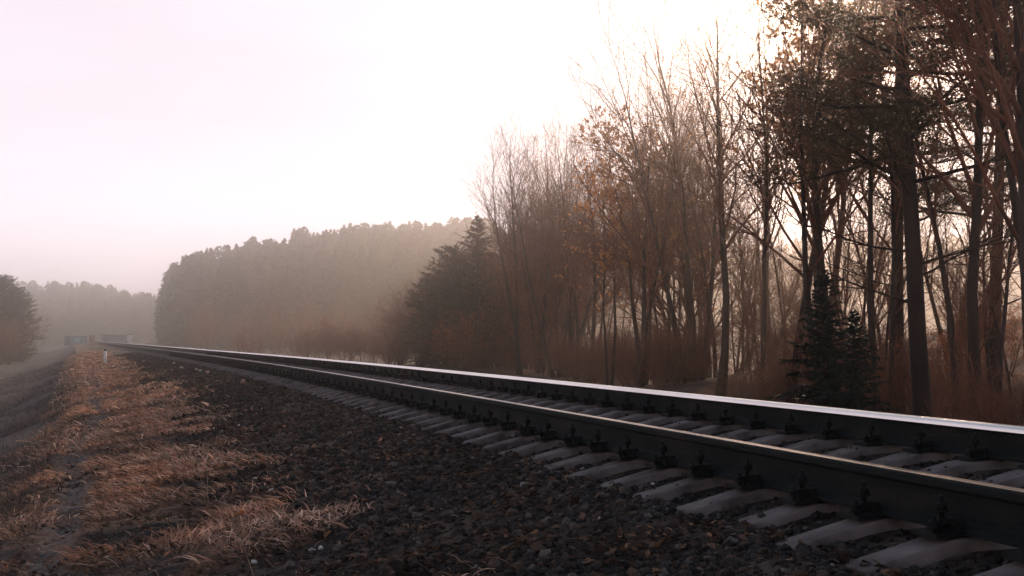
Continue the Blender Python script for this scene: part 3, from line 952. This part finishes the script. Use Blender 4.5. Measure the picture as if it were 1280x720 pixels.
# hill: silhouette tops traced in columns, trees stand on rising ground
HS = ([205, 212, 240, 280, 320, 340, 400, 440, 520, 580, 700, 900, 1300], [372, 330, 312, 300, 288, 285, 282, 280, 276, 272, 268, 282, 300])
while len(pts) < 900:
    px = rr_.uniform(206, 1290) if rr_.random() < .45 else rr_.uniform(206, 620)
    dep = rr_.uniform(330, 440)
    x, y = at(px, dep); z = zt(x, y)
    top = np.interp(px, *HS) + rr_.expovariate(1 / 9.0) - 3
    h = CAM_Z + (HOR - top) / FOC * dep - z
    h = min(h, rr_.uniform(16, 25))
    if h < 5: continue
    pts.append((x, y, z - .3, h, h * rr_.uniform(.15, .25)))
far_wood('hill_forest', pts, 'misty dark conifer forest covering the hill behind the line', 5)
pts = []
while len(pts) < 420:
    px = rr_.uniform(-60, 230); dep = rr_.uniform(640, 800)
    x, y = at(px, dep); z = zt(x, y)
    top = np.interp(px, [-60, 30, 60, 110, 160, 180, 230], [340, 345, 348, 350, 360, 365, 362]) + rr_.expovariate(1 / 7.0)
    h = CAM_Z + (HOR - top) / FOC * dep - z
    h = min(h, rr_.uniform(16, 27))
    if h < 6: continue
    pts.append((x, y, z - .3, h, h * rr_.uniform(.15, .25)))
far_wood('distant_forest', pts, 'pale distant forest closing the valley at the end of the line', 6)


# ------------------------------------------------------------------ small far things
def shed(name, px, py_top, py_bot, w_px, depth, label, wallm, with_pane):
    x, y = at(px, depth)
    W = w_px / FOC * depth; Hh = (py_bot - py_top) / FOC * depth; zb = CAM_Z + (HOR - py_bot) / FOC * depth
    g = zt(x, y)
    root = thing(name, label, 'shed', (x, y, g), -YAW)
    zb = min(zb, g) - g
    top = CAM_Z + (HOR - py_top) / FOC * depth - g
    mb = MB(); mb.box((-W / 2, 0, zb - .2), (W / 2, W * .4, top - .22)); mb.build('wall', wallm, root)
    mb = MB(); mb.box((-W / 2 - .06, -.08, top - .22), (W / 2 + .06, W * .4 + .08, top), 0, .12); mb.build('roof', M['felt'], root)
    mb = MB(); mb.box((-W * .38, -.05, zb + .1), (-W * .22, -.003, zb + 2.0)); mb.build('door', M['black'], root)
    if with_pane:
        mb = MB(); mb.box((W * .05, -.05, top - 1.3), (W * .25, -.003, top - .6)); mb.build('window', M['pane'], root)
    return root


shed('teal_shed', 93, 420, 430, 26, 330, 'small teal painted hut left of the vanishing track', M['teal'], True)
shed('grey_shed', 142, 418.5, 427, 31, 345, 'long low grey green shed at the end of the track', M['greyboard'], False)
shed('white_hut', 162, 417.5, 427, 6, 345, 'narrow white hut at the end of the long grey shed', M['white'], False)
shed('brick_hut', 115, 419, 430, 7, 335, 'tiny reddish brick hut between the teal hut and grey shed', M['brick'], False)

x, y = 1.05 - float(off(66.0)) , 66.0
x, y = at(132, 64)
root = thing('marker_post', 'short white marker post standing on the shoulder beside the far track', 'marker post', (x, y, zt(x, y)))
mb = MB(); mb.tube([(0, 0, -.2), (0, 0, .62)], [.075, .065], 8); mb.build('post', M['white'], root)
mb = MB(); mb.tube([(0, 0, .62), (0, 0, .70), (0, 0, .72)], [.068, .066, .03], 8); mb.build('cap', M['black'], root)


# pale stones and small litter near the far track
def lone_stone(name, px, py, size, tint, label, cat='stone', group=None, s_fixed=None, lift=0):
    # find depth where the ground meets this view line
    best = None
    for dep in np.geomspace(3, 90, 900):
        xx, yy = at(px, dep); zz = CAM_Z + (HOR - py) / FOC * dep
        if zz <= zt(xx, yy) + lift:
            best = (xx, yy); break
    if best is None: return
    v, f = ico(); rg = np.random.default_rng(int(px * 7 + py))
    Pp = v * (1 + rg.uniform(-.25, .25, (12, 1))) * rg.uniform(.65, 1.1, (1, 3)); Pp[:, 2] *= .75
    o = np_mesh(name, Pp * size, f, [M['stone']], tint=np.repeat(np.array([tint]), 12, 0))
    o.location = (best[0], best[1], zt(*best) + lift + size * .35); o.rotation_euler = (0, 0, rg.uniform(0, 6))
    return tag(o, label, cat, group)


pk = (.50, .30, .26); pl = (.45, .40, .34)
for px, py, sz, c, lab in ((218, 455, .08, pk, 'pinkish stone leftmost in the scatter of pale stones below the far rails'),
                           (227, 461, .07, pl, 'cream stone between the two pinkish stones below the far rails'),
                           (246, 463, .06, pl, 'cream stone in the middle of the pale scatter below the far rails'),
                           (251, 464, .05, pl, 'smallest cream stone of the pale scatter below the far rails'),
                           (260, 467, .07, pk, 'pinkish stone right of the cream ones below the far rails'),
                           (305, 480, .07, (.36, .22, .17), 'larger dull pink stone lying apart near the sleepers'),
                           (114, 448, .12, (.42, .36, .30), 'pale slab of stone on the grass edge below the marker post')):
    lone_stone('pale_stone', px, py, sz, c, lab, 'stone', 'pale stones along the track')
for px, py, sz, c, lab in ((299, 533, .045, (.6, .58, .55), 'bright white pebble alone on the dark gravel'),
                           (321, 600, .035, (.5, .48, .45), 'white pebble at the grass edge in front of the gravel'),
                           (340, 614, .040, (.42, .40, .38), 'chalky stone just below the small white pebble at the grass edge'),
                           (262, 652, .030, (.45, .44, .42), 'grey white stone beside the fallen orange leaf'),
                           (403, 686, .028, (.5, .48, .44), 'pale stone low in the dark gravel'),
                           (320, 702, .030, (.5, .47, .42), 'pale stone beside the long dry stalk at the bottom')):
    lone_stone('pebble', px, py, sz * .62, c, lab, 'pebble', 'pale pebbles in the foreground')

# one bright leaf
for dep in np.geomspace(3, 30, 600):
    xx, yy = at(297, dep)
    if CAM_Z + (HOR - 645) / FOC * dep <= zt(xx, yy) + .03: break
mb = MB()
for k in range(6):
    a0, a1 = k / 6, (k + 1) / 6
    w0, w1 = .018 * math.sin(math.pi * (a0 * .92 + .04)), .018 * math.sin(math.pi * (a1 * .92 + .04))
    l0, l1 = a0 * .06, a1 * .06
    z0, z1 = .02 * math.sin(2.5 * a0), .02 * math.sin(2.5 * a1)
    mb.quad((l0, -w0, z0 + .006), (l1, -w1, z1 + .006), (l1, 0, z1), (l0, 0, z0)); mb.quad((l0, 0, z0), (l1, 0, z1), (l1, w1, z1 + .006), (l0, w0, z0 + .006))
o = mb.build('fallen_leaf', M['rustleaf']); o.location = (xx, yy, zt(xx, yy) + .03); o.rotation_euler = (-.5, .2, .4)
tag(o, 'single bright orange fallen leaf on the grass edge', 'leaf')


def stalk(px0, py0, px1, py1, label, r0=.0028, head=True, bend=.06):
    for dep in np.geomspace(3, 40, 900):
        xx, yy = at(px0, dep)
        if CAM_Z + (HOR - py0) / FOC * dep <= zt(xx, yy): break
    x1, y1 = at(px1, dep * 1.02); z1 = CAM_Z + (HOR - py1) / FOC * dep
    p0 = Vector((xx, yy, zt(xx, yy) - .02)); p1 = Vector((x1, y1, z1))
    L = (p1 - p0).length
    root = thing('dry_stalk', label, 'grass stalk', p0, 0, 'dry stalks standing in the grass')
    pts = [(p1 - p0) * f + Vector((0, 0, bend * L * math.sin(math.pi * f))) for f in (0, .2, .4, .6, .8, 1)]
    mb = MB(); mb.tube(pts, [r0, r0 * .95, r0 * .85, r0 * .75, r0 * .6, r0 * .4], 6); mb.build('stem', M['stalk'], root)
    mb = MB()
    rg = random.Random(int(px0))
    for f in (.22, .41, .58):
        p = (p1 - p0) * f + Vector((0, 0, bend * L * math.sin(math.pi * f))); a = rg.uniform(0, 6.28)
        q = p + Vector((math.cos(a), math.sin(a), .5)) * .09; e = q + Vector((math.cos(a), math.sin(a), -.7)) * .07
        w = Vector((-math.sin(a), math.cos(a), 0)) * .003
        mb.quad(p - w, p + w, q + w, q - w); mb.tri(q - w, q + w, e)
    mb.build('leaf', M['stalk'], root)
    if head:
        mb = MB()
        for k in range(26):
            f = rg.uniform(.82, 1.0); p = (p1 - p0) * f + Vector((0, 0, bend * L * math.sin(math.pi * f)))
            d = Vector((rg.gauss(0, 1), rg.gauss(0, 1), rg.uniform(0, 2))).normalized() * .03
            w = d.cross(Vector((0, 1, .2))).normalized() * .004
            mb.quad(p, p + d * .6 - w, p + d, p + d * .6 + w)
        mb.build('seed_head', M['stalk'], root)


m, nt, b = mat('straw', .8); noise_col(nt, b, [(.3, (.20, .14, .09)), (.7, (.36, .27, .18))], 12, 3); M['stalk'] = m
stalk(240, 617, 206, 569, 'bent dry stalk leaning left above the middle of the grass')
stalk(262, 628, 259, 560, 'thin upright dry stalk right of the bent one')
stalk(322, 722, 293, 655, 'long dry stalk leaning left at the bottom of the gravel edge', .0026)
stalk(256, 612, 247, 577, 'short dry stalk between the bent stalk and the upright one', .002)

# ------------------------------------------------------------------ haze
mbz = MB(); mbz.box((-1000, -180, -5.5), (1000, 1540, 38.5))
m = bpy.data.materials.new('haze_air'); m.use_nodes = True; nt = m.node_tree; nt.nodes.clear()
out = nt.nodes.new('ShaderNodeOutputMaterial'); pv = nt.nodes.new('ShaderNodeVolumePrincipled')
pv.inputs['Color'].default_value = (.95, .955, .91, 1); pv.inputs['Density'].default_value = .0017; pv.inputs['Anisotropy'].default_value = .94
nt.links.new(pv.outputs['Volume'], out.inputs['Volume'])
hz = mbz.build('haze', m); tag(hz, 'warm pale mist filling the valley', None, None, 'stuff')

# ------------------------------------------------------------------ sky, sun, camera
SUN_EL, SUN_AZ = R(15.2), R(29.3)      # azimuth to the right of +Y
w = bpy.data.worlds.new('World'); scene.world = w; w.use_nodes = True
nt = w.node_tree; bg = nt.nodes['Background']
sky = nt.nodes.new('ShaderNodeTexSky'); sky.sky_type = 'NISHITA'; sky.sun_disc = False
sky.sun_elevation = SUN_EL; sky.sun_rotation = SUN_AZ; sky.air_density = 1.3; sky.dust_density = 2.0; sky.ozone_density = 2.5
tc = nt.nodes.new('ShaderNodeTexCoord'); sep = nt.nodes.new('ShaderNodeSeparateXYZ'); nt.links.new(tc.outputs['Generated'], sep.inputs[0])
mr = nt.nodes.new('ShaderNodeMapRange'); mr.interpolation_type = 'SMOOTHSTEP'
mr.inputs['From Min'].default_value = .55; mr.inputs['From Max'].default_value = .24; mr.inputs['To Min'].default_value = .0; mr.inputs['To Max'].default_value = .975
nt.links.new(sep.outputs['Z'], mr.inputs['Value'])
# thin high cloud: pale rose veil with soft streaks
mp = nt.nodes.new('ShaderNodeMapping'); mp.inputs['Scale'].default_value = (1.4, 1.4, 7); nt.links.new(tc.outputs['Generated'], mp.inputs['Vector'])
nz = nt.nodes.new('ShaderNodeTexNoise'); nz.inputs['Scale'].default_value = 2.2; nz.inputs['Detail'].default_value = 5; nt.links.new(mp.outputs['Vector'], nz.inputs['Vector'])
cr = nt.nodes.new('ShaderNodeValToRGB'); cr.color_ramp.elements[0].position = .35; cr.color_ramp.elements[1].position = .7
cr.color_ramp.elements[0].color = (8.0, 7.1, 7.95, 1); cr.color_ramp.elements[1].color = (8.9, 7.85, 8.75, 1)
nt.links.new(nz.outputs['Fac'], cr.inputs['Fac'])
mix = nt.nodes.new('ShaderNodeMix'); mix.data_type = 'RGBA'
nt.links.new(mr.outputs['Result'], mix.inputs['Factor']); nt.links.new(sky.outputs['Color'], mix.inputs['A']); nt.links.new(cr.outputs['Color'], mix.inputs['B'])
# the sky is brightest where the misty air is thickest, low down
lo = nt.nodes.new('ShaderNodeMapRange'); lo.interpolation_type = 'SMOOTHSTEP'
lo.inputs['From Min'].default_value = 0; lo.inputs['From Max'].default_value = .20; lo.inputs['To Min'].default_value = 1.3; lo.inputs['To Max'].default_value = .97
nt.links.new(sep.outputs['Z'], lo.inputs['Value'])
sc3 = nt.nodes.new('ShaderNodeVectorMath'); sc3.operation = 'SCALE'
nt.links.new(mix.outputs['Result'], sc3.inputs[0]); nt.links.new(lo.outputs['Result'], sc3.inputs['Scale'])
nt.links.new(sc3.outputs['Vector'], bg.inputs['Color']); bg.inputs['Strength'].default_value = .1

sl = bpy.data.lights.new('sun', 'SUN'); sl.energy = 3.1; sl.angle = R(.6); sl.color = (1.0, .66, .48)
so = bpy.data.objects.new('sun', sl); COL.objects.link(so)
d = Vector((math.sin(SUN_AZ) * math.cos(SUN_EL), math.cos(SUN_AZ) * math.cos(SUN_EL), math.sin(SUN_EL)))
so.rotation_euler = d.to_track_quat('Z', 'Y').to_euler(); so.location = d * 60

cd = bpy.data.cameras.new('camera'); cd.sensor_width = 36; cd.lens = FOC / 1280 * 36; cd.clip_end = 5000; cd.clip_start = .05
co = bpy.data.objects.new('camera', cd); COL.objects.link(co)
co.location = (0, 0, CAM_Z)
co.rotation_euler = (R(90) + math.atan((HOR - 360) / FOC), 0, -YAW)
cd.dof.use_dof = False
scene.camera = co

scene.view_settings.view_transform = 'Standard'; scene.view_settings.look = 'None'
scene.view_settings.exposure = 0.3; scene.view_settings.gamma = 1
scene.render.engine = 'CYCLES'
cy = scene.cycles
cy.use_denoising = True; cy.max_bounces = 6; cy.diffuse_bounces = 2; cy.glossy_bounces = 3; cy.transmission_bounces = 2; cy.volume_bounces = 1; cy.transparent_max_bounces = 8
cy.sample_clamp_indirect = 4.0
